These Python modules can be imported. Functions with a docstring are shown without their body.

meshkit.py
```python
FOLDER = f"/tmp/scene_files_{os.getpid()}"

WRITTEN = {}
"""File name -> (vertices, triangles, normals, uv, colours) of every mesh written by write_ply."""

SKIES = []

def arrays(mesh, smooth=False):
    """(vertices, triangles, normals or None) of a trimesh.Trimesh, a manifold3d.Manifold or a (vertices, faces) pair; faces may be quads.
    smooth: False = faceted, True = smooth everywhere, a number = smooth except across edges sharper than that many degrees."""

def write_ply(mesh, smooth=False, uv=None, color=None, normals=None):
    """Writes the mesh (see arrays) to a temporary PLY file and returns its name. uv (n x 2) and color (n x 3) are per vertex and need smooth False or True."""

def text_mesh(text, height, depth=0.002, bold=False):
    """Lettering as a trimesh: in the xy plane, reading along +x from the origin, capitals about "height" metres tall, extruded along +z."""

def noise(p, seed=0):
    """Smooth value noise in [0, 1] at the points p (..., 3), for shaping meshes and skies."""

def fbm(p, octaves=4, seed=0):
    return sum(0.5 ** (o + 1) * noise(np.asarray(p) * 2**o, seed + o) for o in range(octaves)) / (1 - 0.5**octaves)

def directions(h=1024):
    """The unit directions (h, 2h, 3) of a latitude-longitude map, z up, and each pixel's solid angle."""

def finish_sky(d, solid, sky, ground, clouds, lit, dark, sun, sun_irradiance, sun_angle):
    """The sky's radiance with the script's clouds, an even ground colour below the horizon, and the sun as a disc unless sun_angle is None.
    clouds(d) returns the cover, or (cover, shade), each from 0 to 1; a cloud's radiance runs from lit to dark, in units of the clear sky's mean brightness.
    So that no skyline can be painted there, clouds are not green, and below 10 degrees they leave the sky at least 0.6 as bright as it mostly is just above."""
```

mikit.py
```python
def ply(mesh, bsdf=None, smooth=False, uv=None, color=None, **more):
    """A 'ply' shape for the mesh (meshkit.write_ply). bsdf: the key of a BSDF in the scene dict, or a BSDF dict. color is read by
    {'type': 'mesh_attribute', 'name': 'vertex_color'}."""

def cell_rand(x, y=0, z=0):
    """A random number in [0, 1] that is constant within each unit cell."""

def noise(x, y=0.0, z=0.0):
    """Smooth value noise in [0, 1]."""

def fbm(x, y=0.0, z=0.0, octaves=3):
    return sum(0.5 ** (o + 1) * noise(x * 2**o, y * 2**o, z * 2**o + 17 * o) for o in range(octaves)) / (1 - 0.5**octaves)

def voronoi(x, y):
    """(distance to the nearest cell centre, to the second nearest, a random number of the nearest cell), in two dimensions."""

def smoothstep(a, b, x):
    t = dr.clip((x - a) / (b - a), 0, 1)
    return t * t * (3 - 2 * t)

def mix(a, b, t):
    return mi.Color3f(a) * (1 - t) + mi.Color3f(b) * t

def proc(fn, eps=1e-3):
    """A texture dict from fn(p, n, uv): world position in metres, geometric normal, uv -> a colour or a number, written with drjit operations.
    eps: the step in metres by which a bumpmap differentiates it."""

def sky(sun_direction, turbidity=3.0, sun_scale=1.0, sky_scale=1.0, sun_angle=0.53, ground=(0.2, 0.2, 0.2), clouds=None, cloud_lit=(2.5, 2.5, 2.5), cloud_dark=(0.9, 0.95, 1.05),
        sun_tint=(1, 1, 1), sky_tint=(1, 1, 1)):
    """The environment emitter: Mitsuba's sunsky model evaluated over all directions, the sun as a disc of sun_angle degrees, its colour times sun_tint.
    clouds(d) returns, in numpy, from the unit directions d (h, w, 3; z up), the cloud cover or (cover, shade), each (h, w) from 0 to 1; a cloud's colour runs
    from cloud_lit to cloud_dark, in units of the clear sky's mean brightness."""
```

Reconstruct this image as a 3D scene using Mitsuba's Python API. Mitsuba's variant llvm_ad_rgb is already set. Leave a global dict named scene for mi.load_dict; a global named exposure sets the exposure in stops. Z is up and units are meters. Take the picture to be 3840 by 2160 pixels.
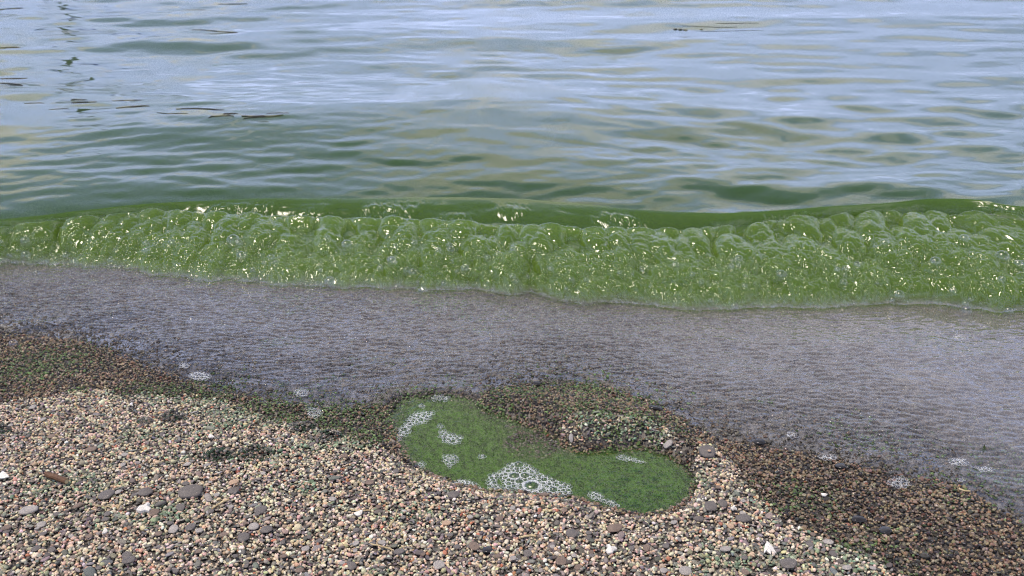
import math
import numpy as np, trimesh, mitsuba as mi, mikit, meshkit
import drjit as dr
from scipy.spatial import cKDTree
from scipy.interpolate import PchipInterpolator, interp1d
from mikit import proc, noise, fbm, smoothstep, mix

T = mi.ScalarTransform4f
scene, labels = {}, {}

# ------------------------------------------------------------------ camera, sky, exposure
CAM_H, PITCH, FOV = 0.60, 23.0, 55.0
scene['camera'] = {'type': 'thinlens', 'fov': FOV, 'fov_axis': 'x', 'aperture_radius': 0.0011, 'focus_distance': 1.22,
                   'to_world': T().look_at([0, 0, CAM_H], [0, 1, CAM_H - math.tan(math.radians(PITCH))], [0, 0, 1]),
                   'near_clip': 0.01, 'far_clip': 3000.0}
exposure = 1.3


def cloud_cover(d):
    """A bright broken haze sheet low in the sky all round, and greyer firm-edged clouds above it."""
    el = np.degrees(np.arcsin(np.clip(d[..., 2], -1, 1)))
    q = d / np.maximum(d[..., 2:] + 0.25, 0.25)
    n = meshkit.fbm(np.stack([q[..., 0] * 3.0 + 3.1, q[..., 1] * 3.0 + 1.7, q[..., 2] * 0.6], -1), 4, 11)
    wisp = meshkit.fbm(np.stack([q[..., 0] * 1.3 + 9.0, q[..., 1] * 3.0, q[..., 2]], -1), 4, 23)
    low = np.clip((60 - el) / 42, 0, 1)
    haze = np.clip(0.50 + 1.6 * (wisp - 0.42), 0.12, 1.0) * low * low * (3 - 2 * low)
    firm = np.clip((n + 0.14 * d[..., 0] - 0.50) / 0.03, 0, 1) * np.clip((el + 30 * (n - 0.5) - 14) / 3, 0, 1) * np.clip((40 + 50 * (n - 0.5) - el) / 5, 0, 1)
    cover = np.maximum(haze, firm * 0.9)
    return cover, firm * (0.6 + 0.4 * np.clip((n - 0.55) / 0.1, 0, 1))


scene['daylight'] = mikit.sky((-0.35, -0.08, 0.93), 3.0, sun_angle=4.5, clouds=cloud_cover,
                              cloud_lit=(3.3, 3.85, 5.9), cloud_dark=(3.9, 3.65, 3.4), sun_tint=(0.96, 1.0, 1.08), sky_tint=(1.08, 0.98, 1.06))

# ------------------------------------------------------------------ helpers
FPX = 1288 / math.tan(math.radians(FOV / 2))
CP, SP = math.cos(math.radians(PITCH)), math.sin(math.radians(PITCH))


def P(u, v, z=0.0):
    """The world point at height z that a 2576 x 1449 survey of the shore noted as (u, v)."""
    u, v, z = np.broadcast_arrays(*(np.asarray(a, float) for a in (u, v, z)))
    a, b = (u - 1288) / FPX, (v - 724.5) / FPX
    t = (CAM_H - z) / (SP + b * CP)
    return np.stack([a * t, (CP - b * SP) * t, z], -1)


def F(u, v, z=0.0):
    """The same from photograph pixels (3840 x 2160)."""
    return P(np.asarray(u, float) / 1.4907, np.asarray(v, float) / 1.4907, z)


def line(pts, z, kind='linear'):
    w = P([p[0] for p in pts], [p[1] for p in pts], z)
    o = np.argsort(w[:, 0])
    w = w[o]
    x = np.concatenate([[w[0, 0] - 3], w[:, 0], [w[-1, 0] + 3]])
    y = np.concatenate([[w[0, 1]], w[:, 1], [w[-1, 1]]])
    return PchipInterpolator(x, y)


def grid_faces(n, m):
    i = np.arange(n * m).reshape(m, n)
    return np.concatenate([np.stack([i[:-1, :-1], i[:-1, 1:], i[1:, 1:]], -1).reshape(-1, 3),
                           np.stack([i[:-1, :-1], i[1:, 1:], i[1:, :-1]], -1).reshape(-1, 3)])


def N2(x, y, s, seed=0):
    return meshkit.noise(np.stack([x * s, y * s, np.zeros_like(x)], -1), seed)


def FB(x, y, s, seed=0, o=4):
    return meshkit.fbm(np.stack([x * s, y * s, np.zeros_like(x)], -1), o, seed)


def sstep(a, b, x):
    t = np.clip((x - a) / (b - a), 0, 1)
    return t * t * (3 - 2 * t)


def signed(poly, x, y):
    """Distance to the polygon's outline, positive inside."""
    shape = x.shape
    p = np.stack([x.ravel(), y.ravel()], -1)
    best, inside = np.full(len(p), 9.0), np.zeros(len(p), bool)
    near = (p[:, 0] > poly[:, 0].min() - .2) & (p[:, 0] < poly[:, 0].max() + .2) & (p[:, 1] > poly[:, 1].min() - .2) & (p[:, 1] < poly[:, 1].max() + .2)
    q = p[near]
    if not len(q):
        return -best.reshape(shape)
    b, ins = np.full(len(q), 9.0), np.zeros(len(q), bool)
    for a, c in zip(poly, np.roll(poly, -1, 0)):
        e, w = c - a, q - a
        t = np.clip((w @ e) / (e @ e), 0, 1)
        b = np.minimum(b, np.linalg.norm(w - t[:, None] * e, axis=1))
        cond = (a[1] > q[:, 1]) != (c[1] > q[:, 1])
        xx = a[0] + (q[:, 1] - a[1]) / (c[1] - a[1] + 1e-12) * e[0]
        ins ^= cond & (q[:, 0] < xx)
    best[near], inside[near] = b, ins
    return np.where(inside, best, -best).reshape(shape)


def smooth_poly(pts, z, n=84):
    w = P([p[0] for p in pts], [p[1] for p in pts], z)[:, :2]
    w = np.vstack([w, w[:1]])
    s = np.concatenate([[0], np.cumsum(np.linalg.norm(np.diff(w, axis=0), axis=1))])
    from scipy.interpolate import CubicSpline
    return CubicSpline(s, w, bc_type='periodic')(np.linspace(0, s[-1], n, endpoint=False))


def add(key, mesh, bsdf, parent=None, label=None, category=None, group=None, kind=None, **kw):
    k = f'{parent}__{key}' if parent else key
    base, i = k, 1
    while k in scene or k in labels:
        k = f'{base}_{i:03d}'
        i += 1
    scene[k] = mikit.ply(mesh, bsdf, **kw)
    d = {a: b for a, b in (('label', label), ('category', category), ('group', group), ('kind', kind)) if b}
    if d:
        labels[k] = d
    return k


def thing(key, label, category, group=None):
    k, i = key, 1
    while k in labels:
        k = f'{key}_{i:03d}'
        i += 1
    labels[k] = {'label': label, 'category': category, **({'group': group} if group else {})}
    return k


# ------------------------------------------------------------------ materials
VC = {'type': 'mesh_attribute', 'name': 'vertex_color'}


def rgb(*c):
    return {'type': 'rgb', 'value': list(c)}


scene['dry_stone'] = {'type': 'principled', 'base_color': VC, 'roughness': 0.7, 'specular': 0.3}
scene['wet_stone'] = {'type': 'principled', 'base_color': VC, 'roughness': 0.10, 'specular': 0.5}
scene['slate_stone'] = {'type': 'principled', 'roughness': 0.62, 'specular': 0.35, 'base_color': proc(
    lambda p, n, uv: mix((0.105, 0.095, 0.09), (0.17, 0.155, 0.145), fbm(p.x * 160, p.y * 160, p.z * 300, 3)) * (1 + 1.6 * smoothstep(0.90, 0.95, noise(p.x * 900, p.y * 900, p.z * 900))))}
scene['brown_slate'] = {'type': 'principled', 'roughness': 0.65, 'specular': 0.3, 'base_color': proc(
    lambda p, n, uv: mix((0.14, 0.105, 0.085), (0.23, 0.175, 0.14), fbm(p.x * 150, p.y * 150, p.z * 300, 3)))}
scene['pale_stone'] = {'type': 'principled', 'roughness': 0.6, 'specular': 0.35, 'base_color': proc(
    lambda p, n, uv: mix((0.25, 0.235, 0.22), (0.4, 0.37, 0.34), fbm(p.x * 220, p.y * 220, p.z * 300, 3)))}
scene['tan_stone'] = {'type': 'principled', 'roughness': 0.6, 'specular': 0.35, 'base_color': proc(
    lambda p, n, uv: mix((0.36, 0.24, 0.16), (0.5, 0.37, 0.26), fbm(p.x * 220, p.y * 220, p.z * 300, 3)))}
scene['wet_slate'] = {'type': 'principled', 'roughness': 0.14, 'specular': 0.5, 'base_color': proc(
    lambda p, n, uv: mix((0.018, 0.018, 0.019), (0.04, 0.037, 0.035), fbm(p.x * 160, p.y * 160, p.z * 300, 3)))}
scene['white_shell'] = {'type': 'principled', 'roughness': 0.45, 'specular': 0.4, 'base_color': proc(
    lambda p, n, uv: mix((0.62, 0.58, 0.5), (0.82, 0.8, 0.76), fbm(p.x * 300, p.y * 300, p.z * 300, 3)))}
scene['brown_wood'] = {'type': 'principled', 'roughness': 0.55, 'specular': 0.35, 'base_color': proc(
    lambda p, n, uv: mix((0.07, 0.036, 0.02), (0.17, 0.09, 0.045), fbm(p.x * 120, p.y * 420, p.z * 420, 3)))}
scene['straw'] = {'type': 'principled', 'roughness': 0.6, 'specular': 0.3, 'base_color': proc(
    lambda p, n, uv: mix((0.38, 0.28, 0.14), (0.6, 0.5, 0.3), noise(p.x * 300, p.y * 300, p.z * 300)))}
scene['dark_olive'] = {'type': 'principled', 'roughness': 0.4, 'specular': 0.4, 'base_color': proc(
    lambda p, n, uv: mix((0.022, 0.021, 0.012), (0.16, 0.15, 0.085), smoothstep(0.45, 0.75, noise(p.x * 45, p.y * 60, 0))))}  # dark olive tone shared by the added streak stems and the floating crumbs
scene['algae'] = {'type': 'principled', 'roughness': 0.5, 'specular': 0.4, 'base_color': VC}


def grit(p, n, uv):
    a, b, w = mikit.voronoi(p.x * 380, p.y * 380)
    c = mix((0.045, 0.042, 0.039), (0.16, 0.14, 0.12), w)
    return c * (0.35 + 0.65 * smoothstep(0.02, 0.22, b - a))  # cell edges darkened, putting the shade between grains into the colour


scene['shaded_grit'] = {'type': 'principled', 'roughness': 0.5, 'specular': 0.3, 'base_color': proc(grit)}
scene['water_skin'] = {'type': 'thindielectric', 'int_ior': 1.30}
scene['bubble_skin'] = {'type': 'blendbsdf', 'weight': 0.04, 'smooth': {'type': 'thindielectric', 'int_ior': 1.33}, 'ruffled': {'type': 'roughconductor', 'alpha': 0.09, 'material': 'none'}}
scene['froth'] = {'type': 'principled', 'roughness': 0.3, 'specular': 0.5, 'base_color': rgb(0.80, 0.83, 0.84)}
scene['lake_medium'] = {'type': 'homogeneous', 'albedo': rgb(0.20, 0.345, 0.14), 'sigma_t': 48.0}
scene['wave_medium'] = {'type': 'homogeneous', 'albedo': rgb(0.33, 0.485, 0.09), 'sigma_t': 48.0}
scene['shoulder_medium'] = {'type': 'homogeneous', 'albedo': rgb(0.27, 0.43, 0.10), 'sigma_t': 45.0}
scene['shoulder_skin'] = {'type': 'blendbsdf', 'weight': 0.02, 'smooth': {'type': 'thindielectric', 'int_ior': 1.30}, 'ruffled': {'type': 'roughconductor', 'alpha': 0.06, 'material': 'none'}}
scene['silt_medium'] = {'type': 'homogeneous', 'albedo': rgb(0.70, 0.675, 0.665), 'sigma_t': 36.0}
scene['wave_skin'] = {'type': 'blendbsdf', 'weight': 0.036, 'smooth': {'type': 'thindielectric', 'int_ior': 1.25}, 'ruffled': {'type': 'roughconductor', 'alpha': 0.055, 'material': 'none'}}
scene['pool_medium'] = {'type': 'homogeneous', 'albedo': rgb(0.30, 0.505, 0.14), 'sigma_t': 240.0}
scene['pool_skin'] = {'type': 'thindielectric', 'int_ior': 1.2}

# ------------------------------------------------------------------ lie of the shore
Z_SHORE = -0.02
film_edge = line([(-500, 790), (0, 832), (200, 852), (400, 925), (560, 975), (720, 1012), (850, 1020), (950, 1012), (1050, 1000), (1180, 1006), (1230, 975), (1320, 950),
                  (1450, 945), (1600, 978), (1700, 1032), (1770, 1078), (1900, 1105), (2050, 1132), (2200, 1162), (2300, 1190), (2400, 1200), (2500, 1262), (2600, 1320), (2800, 1400), (3300, 1500)], Z_SHORE)
dry_edge = line([(-500, 960), (0, 1015), (90, 1003), (230, 985), (330, 1008), (500, 1010), (640, 1048), (780, 1078), (900, 1108), (985, 1128), (1010, 1150), (1060, 1184), (1130, 1212), (1200, 1233), (1300, 1242), (1440, 1254), (1540, 1284), (1640, 1296), (1715, 1274), (1748, 1225), (1756, 1130), (1800, 1140), (1850, 1180),
                 (1900, 1235), (1960, 1290), (2060, 1350), (2200, 1420), (2400, 1500), (2900, 1600)], Z_SHORE)
foot = line([(-600, 650), (0, 672), (300, 690), (600, 715), (900, 725), (1200, 737), (1500, 752), (1900, 764), (2300, 752), (2576, 760), (3200, 770)], -0.042)
crest = line([(-600, 575), (0, 560), (300, 537), (600, 540), (850, 552), (1200, 562), (1500, 578), (1700, 577), (1900, 562), (2100, 543), (2300, 537), (2576, 545), (3200, 550)], 0.020)
shoulder_line = line([(-600, 575), (0, 542), (250, 520), (550, 498), (800, 503), (1288, 508), (1600, 528), (1800, 530), (2000, 522), (2200, 507), (2400, 503), (2576, 522), (3200, 530)], 0.034)


def shoulder(x):
    x = np.asarray(x, float)
    return shoulder_line(x) + 0.075 * (FB(x, x * 0, 3.2, 45, 3) - 0.5) - 0.022 * sstep(0.1, 0.4, x)


POOL_Z = -0.026
POOL = smooth_poly([(985, 1055), (1000, 1018), (1060, 1002), (1180, 1008), (1215, 1030), (1260, 1050), (1330, 1073), (1400, 1105), (1440, 1132), (1500, 1137), (1600, 1131), (1680, 1150), (1735, 1195),
                    (1742, 1235), (1715, 1265), (1640, 1289), (1540, 1278), (1440, 1250), (1300, 1237), (1200, 1228), (1130, 1205), (1060, 1178), (1008, 1120)], POOL_Z)
MOUND = smooth_poly([(1230, 1000), (1330, 975), (1480, 985), (1600, 1010), (1700, 1060), (1760, 1120), (1770, 1200), (1745, 1190), (1690, 1145), (1600, 1122), (1480, 1122), (1380, 1080), (1290, 1045)], 0.0)
MOUND_CAP = smooth_poly([(1400, 1050), (1500, 1025), (1660, 1050), (1740, 1120), (1755, 1150), (1700, 1135), (1600, 1112), (1500, 1112)], 0.0)


def terrain(x, y):
    x, y = np.asarray(x, float), np.asarray(y, float)
    s = y - (1.03 - 0.38 * np.clip(x, -1.6, 1.6))
    z = Z_SHORE - np.where(s > 0, 0.058 * s, 0.030 * s)
    z = np.where(s < -0.8, Z_SHORE + 0.024 - 0.03 * (s + 0.8) * 1.0, z)
    z = z - 0.16 * np.maximum(y - 1.8, 0) * sstep(1.8, 2.6, y)
    z = np.maximum(z, -1.2)
    z = z + 0.006 * (FB(x, y, 7.0, 3, 3) - 0.5) + 0.003 * (FB(x, y, 30.0, 5, 2) - 0.5)
    m = signed(MOUND, x, y)
    z = z + 0.017 * sstep(-0.06, 0.03, m)
    p = signed(POOL, x, y) + 0.007 * (FB(x, y, 70, 8, 3) - 0.5)
    left = sstep(0.06, 0.0, x)
    slope = 0.75 - 0.5 * left * sstep(0.95, 1.02, y)
    shelf = np.minimum(1, 1.25 * np.exp(-((x - 0.022) ** 2 / 0.050 ** 2 + (y - 0.998) ** 2 / 0.045 ** 2) ** 1.5))
    floor = POOL_Z - np.minimum(0.036, np.maximum(p, 0) * slope) * (1 - 0.93 * np.minimum(shelf, 1))
    w = sstep(0.032, 0.0, -p)
    z = np.where(p > 0, floor, z * (1 - w) + (POOL_Z + 0.1 * np.minimum(-p, .03)) * w)
    return z


gx = np.unique(np.concatenate([np.linspace(-400, -3, 30), np.linspace(-3, -1.0, 60), np.linspace(-1.0, 1.0, 361), np.linspace(1.0, 3, 60), np.linspace(3, 400, 30)]))
gy = np.unique(np.concatenate([np.linspace(-400, -2, 25), np.linspace(-2, 0.5, 50), np.linspace(0.5, 1.3, 240), np.linspace(1.3, 1.8, 50), np.linspace(1.8, 6, 60), np.linspace(6, 600, 25)]))
X, Y = np.meshgrid(gx, gy)
add('ground', (np.stack([X, Y, terrain(X, Y) - 0.0022], -1).reshape(-1, 3), grid_faces(len(gx), len(gy))), 'shaded_grit', smooth=True,
    label='gravelly lake shore sloping gently down into the green water', kind='structure')

lx, ly = np.arange(-1.1, 1.1001, 0.0025), np.arange(0.5, 1.9001, 0.0025)
LZ = terrain(*np.meshgrid(lx, ly))


def lie(x, y):
    """The terrain's height read from a fine table, for the many small things that stand on it."""
    a, b = np.clip((np.asarray(x, float) + 1.1) / 0.0025, 0, len(lx) - 1.001), np.clip((np.asarray(y, float) - 0.5) / 0.0025, 0, len(ly) - 1.001)
    i, j = a.astype(int), b.astype(int)
    s_, t_ = a - i, b - j
    return (LZ[j, i] * (1 - s_) + LZ[j, i + 1] * s_) * (1 - t_) + (LZ[j + 1, i] * (1 - s_) + LZ[j + 1, i + 1] * s_) * t_


# ------------------------------------------------------------------ open water
rs = np.random.RandomState(4)
WAVES = []
for k in range(64):
    lam = 0.04 * (0.9 / 0.04) ** rs.rand()
    ang = rs.normal(0, 0.33) + (math.pi if rs.rand() < 0.2 else 0)
    amp = 0.0023 * lam ** 1.12 * (0.6 + 0.8 * rs.rand())
    WAVES.append((2 * math.pi / lam * math.sin(ang), -2 * math.pi / lam * math.cos(ang), amp, rs.rand() * 6.283))

RIPPLES = []
for k in range(26):
    lam, ang = 0.028 * (0.085 / 0.028) ** rs.rand(), rs.normal(0.12, 0.38)
    RIPPLES.append((2 * math.pi / lam * math.sin(ang), -2 * math.pi / lam * math.cos(ang), 0.0030 * lam * (0.5 + rs.rand()), rs.rand() * 6.283))

CHOP = []
for k in range(18):
    lam, ang = 0.07 * (0.24 / 0.07) ** rs.rand(), rs.normal(0.2, 0.75)
    CHOP.append((2 * math.pi / lam * math.sin(ang), -2 * math.pi / lam * math.cos(ang), 0.0050 * lam * (0.5 + rs.rand()), rs.rand() * 6.283))


def sea(x, y):
    xw, yw = x + 0.05 * (FB(x, y, 1.6, 41, 2) - .5), y + 0.10 * (FB(x, y, 1.3, 42, 2) - .5)
    fade = sstep(60, 8, np.hypot(x, y)) * (1 + 0.9 * sstep(0.1, 0.5, x) * sstep(2.9, 2.0, y))
    z = sum(a * np.sin(kx * xw + ky * yw + ph) for kx, ky, a, ph in WAVES) * (0.45 + 1.1 * FB(x, y, 0.9, 43, 2)) * fade
    ys = shoulder(np.clip(x, -3, 3))
    d = y - ys
    z = z + sum(a * np.sin(kx * xw + ky * yw + ph) for kx, ky, a, ph in RIPPLES) * sstep(1.0, 0.2, d) * (0.1 + 1.6 * FB(x, y, 3.5, 44, 2))
    swell_y = 2.42 + 0.10 * np.clip(x, -3, 3) ** 2 * np.where(x > 0, 1, .4) - 0.10 * np.maximum(x, 0)
    swell = 0.044 * np.exp(-((y - swell_y) / np.where(y < swell_y, 0.36, 0.45)) ** 2) * sstep(0.9, 0.1, x)
    second = 0.014 * np.exp(-((y - 4.05 - 0.12 * x) / 0.35) ** 2)
    rise = 0.034 * sstep(1.5, 0.0, d) + 0.020 * (1 - np.exp(-np.maximum(d, 0) / 0.085)) * sstep(1.4, 0.15, d) * (1 - 0.75 * sstep(-0.1, 0.5, x))
    z = z + sum(a * np.sin(kx * xw + ky * yw + ph) for kx, ky, a, ph in CHOP) * sstep(0.0, 0.5, x) * sstep(1.7, 0.7, d)
    return rise + (z * sstep(-0.10, 0.09, d) + (swell + second) * sstep(0.0, 0.4, d))


rows = [0.0]
step = 0.006
while rows[-1] < 900:
    rows.append(rows[-1] + step)
    step *= 1.006 if rows[-1] < 4.5 else 1.06
rows = np.array(rows)
u = np.linspace(-1, 1, 371)
u = 0.82 * u + 0.18 * u ** 3 * 3
Ub, Rb = np.meshgrid(u, rows)
Xs = Ub * (1.15 + 0.62 * Rb)
Ys = shoulder(np.clip(Xs, -3, 3)) * np.exp(-Rb * 0) + Rb
Zs = sea(Xs, Ys)
water = 'water'
add(water, (np.stack([Xs, Ys, Zs], -1).reshape(-1, 3), grid_faces(len(u), len(rows))), 'water_skin', smooth=True, interior={'type': 'ref', 'id': 'lake_medium'},
    label='green algae-clouded lake water rippling and mirroring the sky', kind='structure')

# ------------------------------------------------------------------ breaking wave: smooth shoulder, then a rolling front of lobes
rs = np.random.RandomState(7)
bx = np.arange(-1.25, 1.2501, 0.0017)
ysh, ycr, yft = shoulder(bx), crest(bx), foot(bx)
ycr = ycr + 0.010 * (FB(bx, bx * 0, 9, 61, 3) - .5) * 2
yft = yft + 0.045 * (FB(bx, bx * 0, 6, 62, 3) - .5) + 0.026 * (FB(bx, bx * 0, 28, 64, 3) - .5)
zsh = sea(bx, ysh)
ycr = np.minimum(ycr, ysh - 0.014)
k_t = np.array([0.0, 0.10, 0.2, 0.30, 0.42, 0.60, 0.78, 0.92, 1.0])
L = ycr - yft
KY = np.stack([ysh, ysh - (ysh - ycr) * 0.35, ysh - (ysh - ycr) * 0.75, ycr, ycr - 0.16 * L, yft + 0.48 * L, yft + 0.2 * L, yft + 0.02 * L, yft + 0.01 * L])
hh = 1 + 0.5 * (FB(bx, bx * 0, 5, 63, 3) - .5)
KZ = np.stack([zsh, zsh - 0.008, zsh - 0.025, 0.004 + 0.014 * hh, 0.010 * hh, -0.003 * hh, -0.020 + 0 * bx, -0.042 + 0 * bx, -0.085 + 0 * bx])
tt = np.concatenate([np.linspace(0, 0.27, 26)[:-1], np.linspace(0.27, 1, 145)])
BY, BZ = PchipInterpolator(k_t, KY, axis=0)(tt), PchipInterpolator(k_t, KZ, axis=0)(tt)
BX = np.broadcast_to(bx, BY.shape)
ln = np.hypot(np.gradient(BZ, axis=0), np.gradient(BY, axis=0)) + 1e-9
ny, nz = np.gradient(BZ, axis=0) / ln, np.abs(np.gradient(BY, axis=0) / ln)
S = np.cumsum(np.concatenate([np.zeros((1, len(bx))), np.hypot(np.diff(BY, axis=0), np.diff(BZ, axis=0))]), axis=0)


def caps(x, s, r, stretch, seed, keep=None):
    """Rounded lobes with sharp creases between them: the upper envelope of ball caps strewn over the surface."""
    g = np.random.RandomState(seed)
    w, h = x.max() - x.min() + 4 * r, (s.max() - s.min()) * stretch + 4 * r
    n = int(w * h / (r * r) * 0.95)
    c = np.stack([g.rand(n) * w + x.min() - 2 * r, g.rand(n) * h + s.min() * stretch - 2 * r], -1)
    rad = r * (0.55 + 0.75 * g.rand(n))
    d, i = cKDTree(c).query(np.stack([x.ravel(), s.ravel() * stretch], -1), k=7)
    return np.sqrt(np.maximum(rad[i] ** 2 - d ** 2, 0)).max(1).reshape(x.shape)


wx = BX + 0.012 * (FB(BX, S, 40, 71, 2) - .5)
ws = S + 0.012 * (FB(BX, S, 40, 72, 2) - .5)
roll = sstep(0.27, 0.345, tt)[:, None] * sstep(1.02, 0.9, tt)[:, None]
low = sstep(0.42, 0.75, tt)[:, None]
big = caps(wx, ws, 0.024, 0.50, 1)
mid = caps(wx, ws, 0.0105, 0.85, 2)
sml = caps(wx, ws, 0.0052, 1.0, 3)
tiny = caps(wx, ws, 0.0034, 1.0, 4)
patch = sstep(0.40, 0.62, FB(BX, S, 22, 73, 3))
D = roll * (0.66 * big * (1 - 0.45 * low) + 0.60 * mid * (0.35 + 0.65 * low) + 0.85 * sml * (0.25 + 0.75 * low) * (0.35 + 0.65 * patch) + 0.8 * tiny * (0.2 + 0.8 * low) - 0.006)
face = sstep(0.03, 0.12, tt)[:, None] * (1 - roll)
pits = caps(wx, ws, 0.0045, 1.0, 6) * sstep(0.46, 0.60, FB(BX, S, 10, 75, 3))
D = D + face * (0.006 * (FB(BX, S * 4, 16, 74, 3) - .5) + 0.0018 * (FB(BX, S * 1.4, 75, 77, 3) - .5) + 0.75 * pits)
V = np.stack([BX + 0 * D, BY + ny * D, BZ + nz * D], -1)
kt = int(np.searchsorted(tt, 0.2699))
for key, a, b, skin, med, lab in (('wave_shoulder', 0, kt + 1, 'shoulder_skin', 'shoulder_medium', 'smooth dark green back of the small wave'),
                                  ('breaking_wave', kt, len(tt), 'wave_skin', 'wave_medium', 'low green breaking wave with a lumpy glinting front')):
    add(key, (V[a:b].reshape(-1, 3), grid_faces(len(bx), b - a)[:, ::-1]), skin, parent=water, smooth=True, interior={'type': 'ref', 'id': med}, label=lab)

# ------------------------------------------------------------------ thin backwash over the gravel
fx = np.linspace(-1.15, 1.15, 1000)
fr = np.linspace(0, 1, 235)
FX, FR = np.meshgrid(fx, fr)
e0 = film_edge(FX) - 0.012
e1 = foot(FX) + 0.06
FY = e0 + (e1 - e0) * FR
dist = (FY - film_edge(FX) + 0.022 * (FB(FX, FY, 28, 81, 4) - .5)) * 0.9
deep = sstep(0.05, 0.35, dist) * sstep(0.0, 0.6, FX)
base = lie(FX, FY)
from scipy.ndimage import gaussian_filter
thick = np.clip(dist * 0.022, -0.003, 0.0042) + 0.003 * deep
rs = np.random.RandomState(12)
rip = np.zeros_like(FX)
for k in range(60):
    lam = 0.0045 * (0.018 / 0.0045) ** rs.rand()
    an = rs.normal(0, 0.30)
    rip += 0.00056 * (lam / 0.01) ** 0.9 * np.sin(2 * math.pi / lam * (math.sin(an) * FX + math.cos(an) * FY) + 6.283 * rs.rand() + 9 * FB(FX, FY, 22, 90 + k % 5, 3)) * 0.40
rip = 0.30 * rip + 0.0021 * (meshkit.fbm(np.stack([FX * 75, FY * 190, 0 * FX], -1), 3, 97) - .5) + 0.0015 * (meshkit.fbm(np.stack([FX * 210 + 5, FY * 420, 0 * FX], -1), 2, 98) - .5)
rip *= sstep(-0.01, 0.10, dist) * (0.55 + 0.9 * FB(FX, FY, 9, 95, 3)) * (1 - 0.3 * deep)
FZ = base + thick + rip
PIN = signed(POOL, FX, FY)
FZ = np.where(PIN > -0.012, np.minimum(FZ, POOL_Z - 0.006), FZ)
add('backwash', (np.stack([FX, FY, FZ], -1).reshape(-1, 3), grid_faces(len(fx), len(fr))), 'water_skin', parent=water, smooth=True, interior={'type': 'ref', 'id': 'silt_medium'},
    label='thin rippled sheet of backwash sliding over dark gravel')

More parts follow.
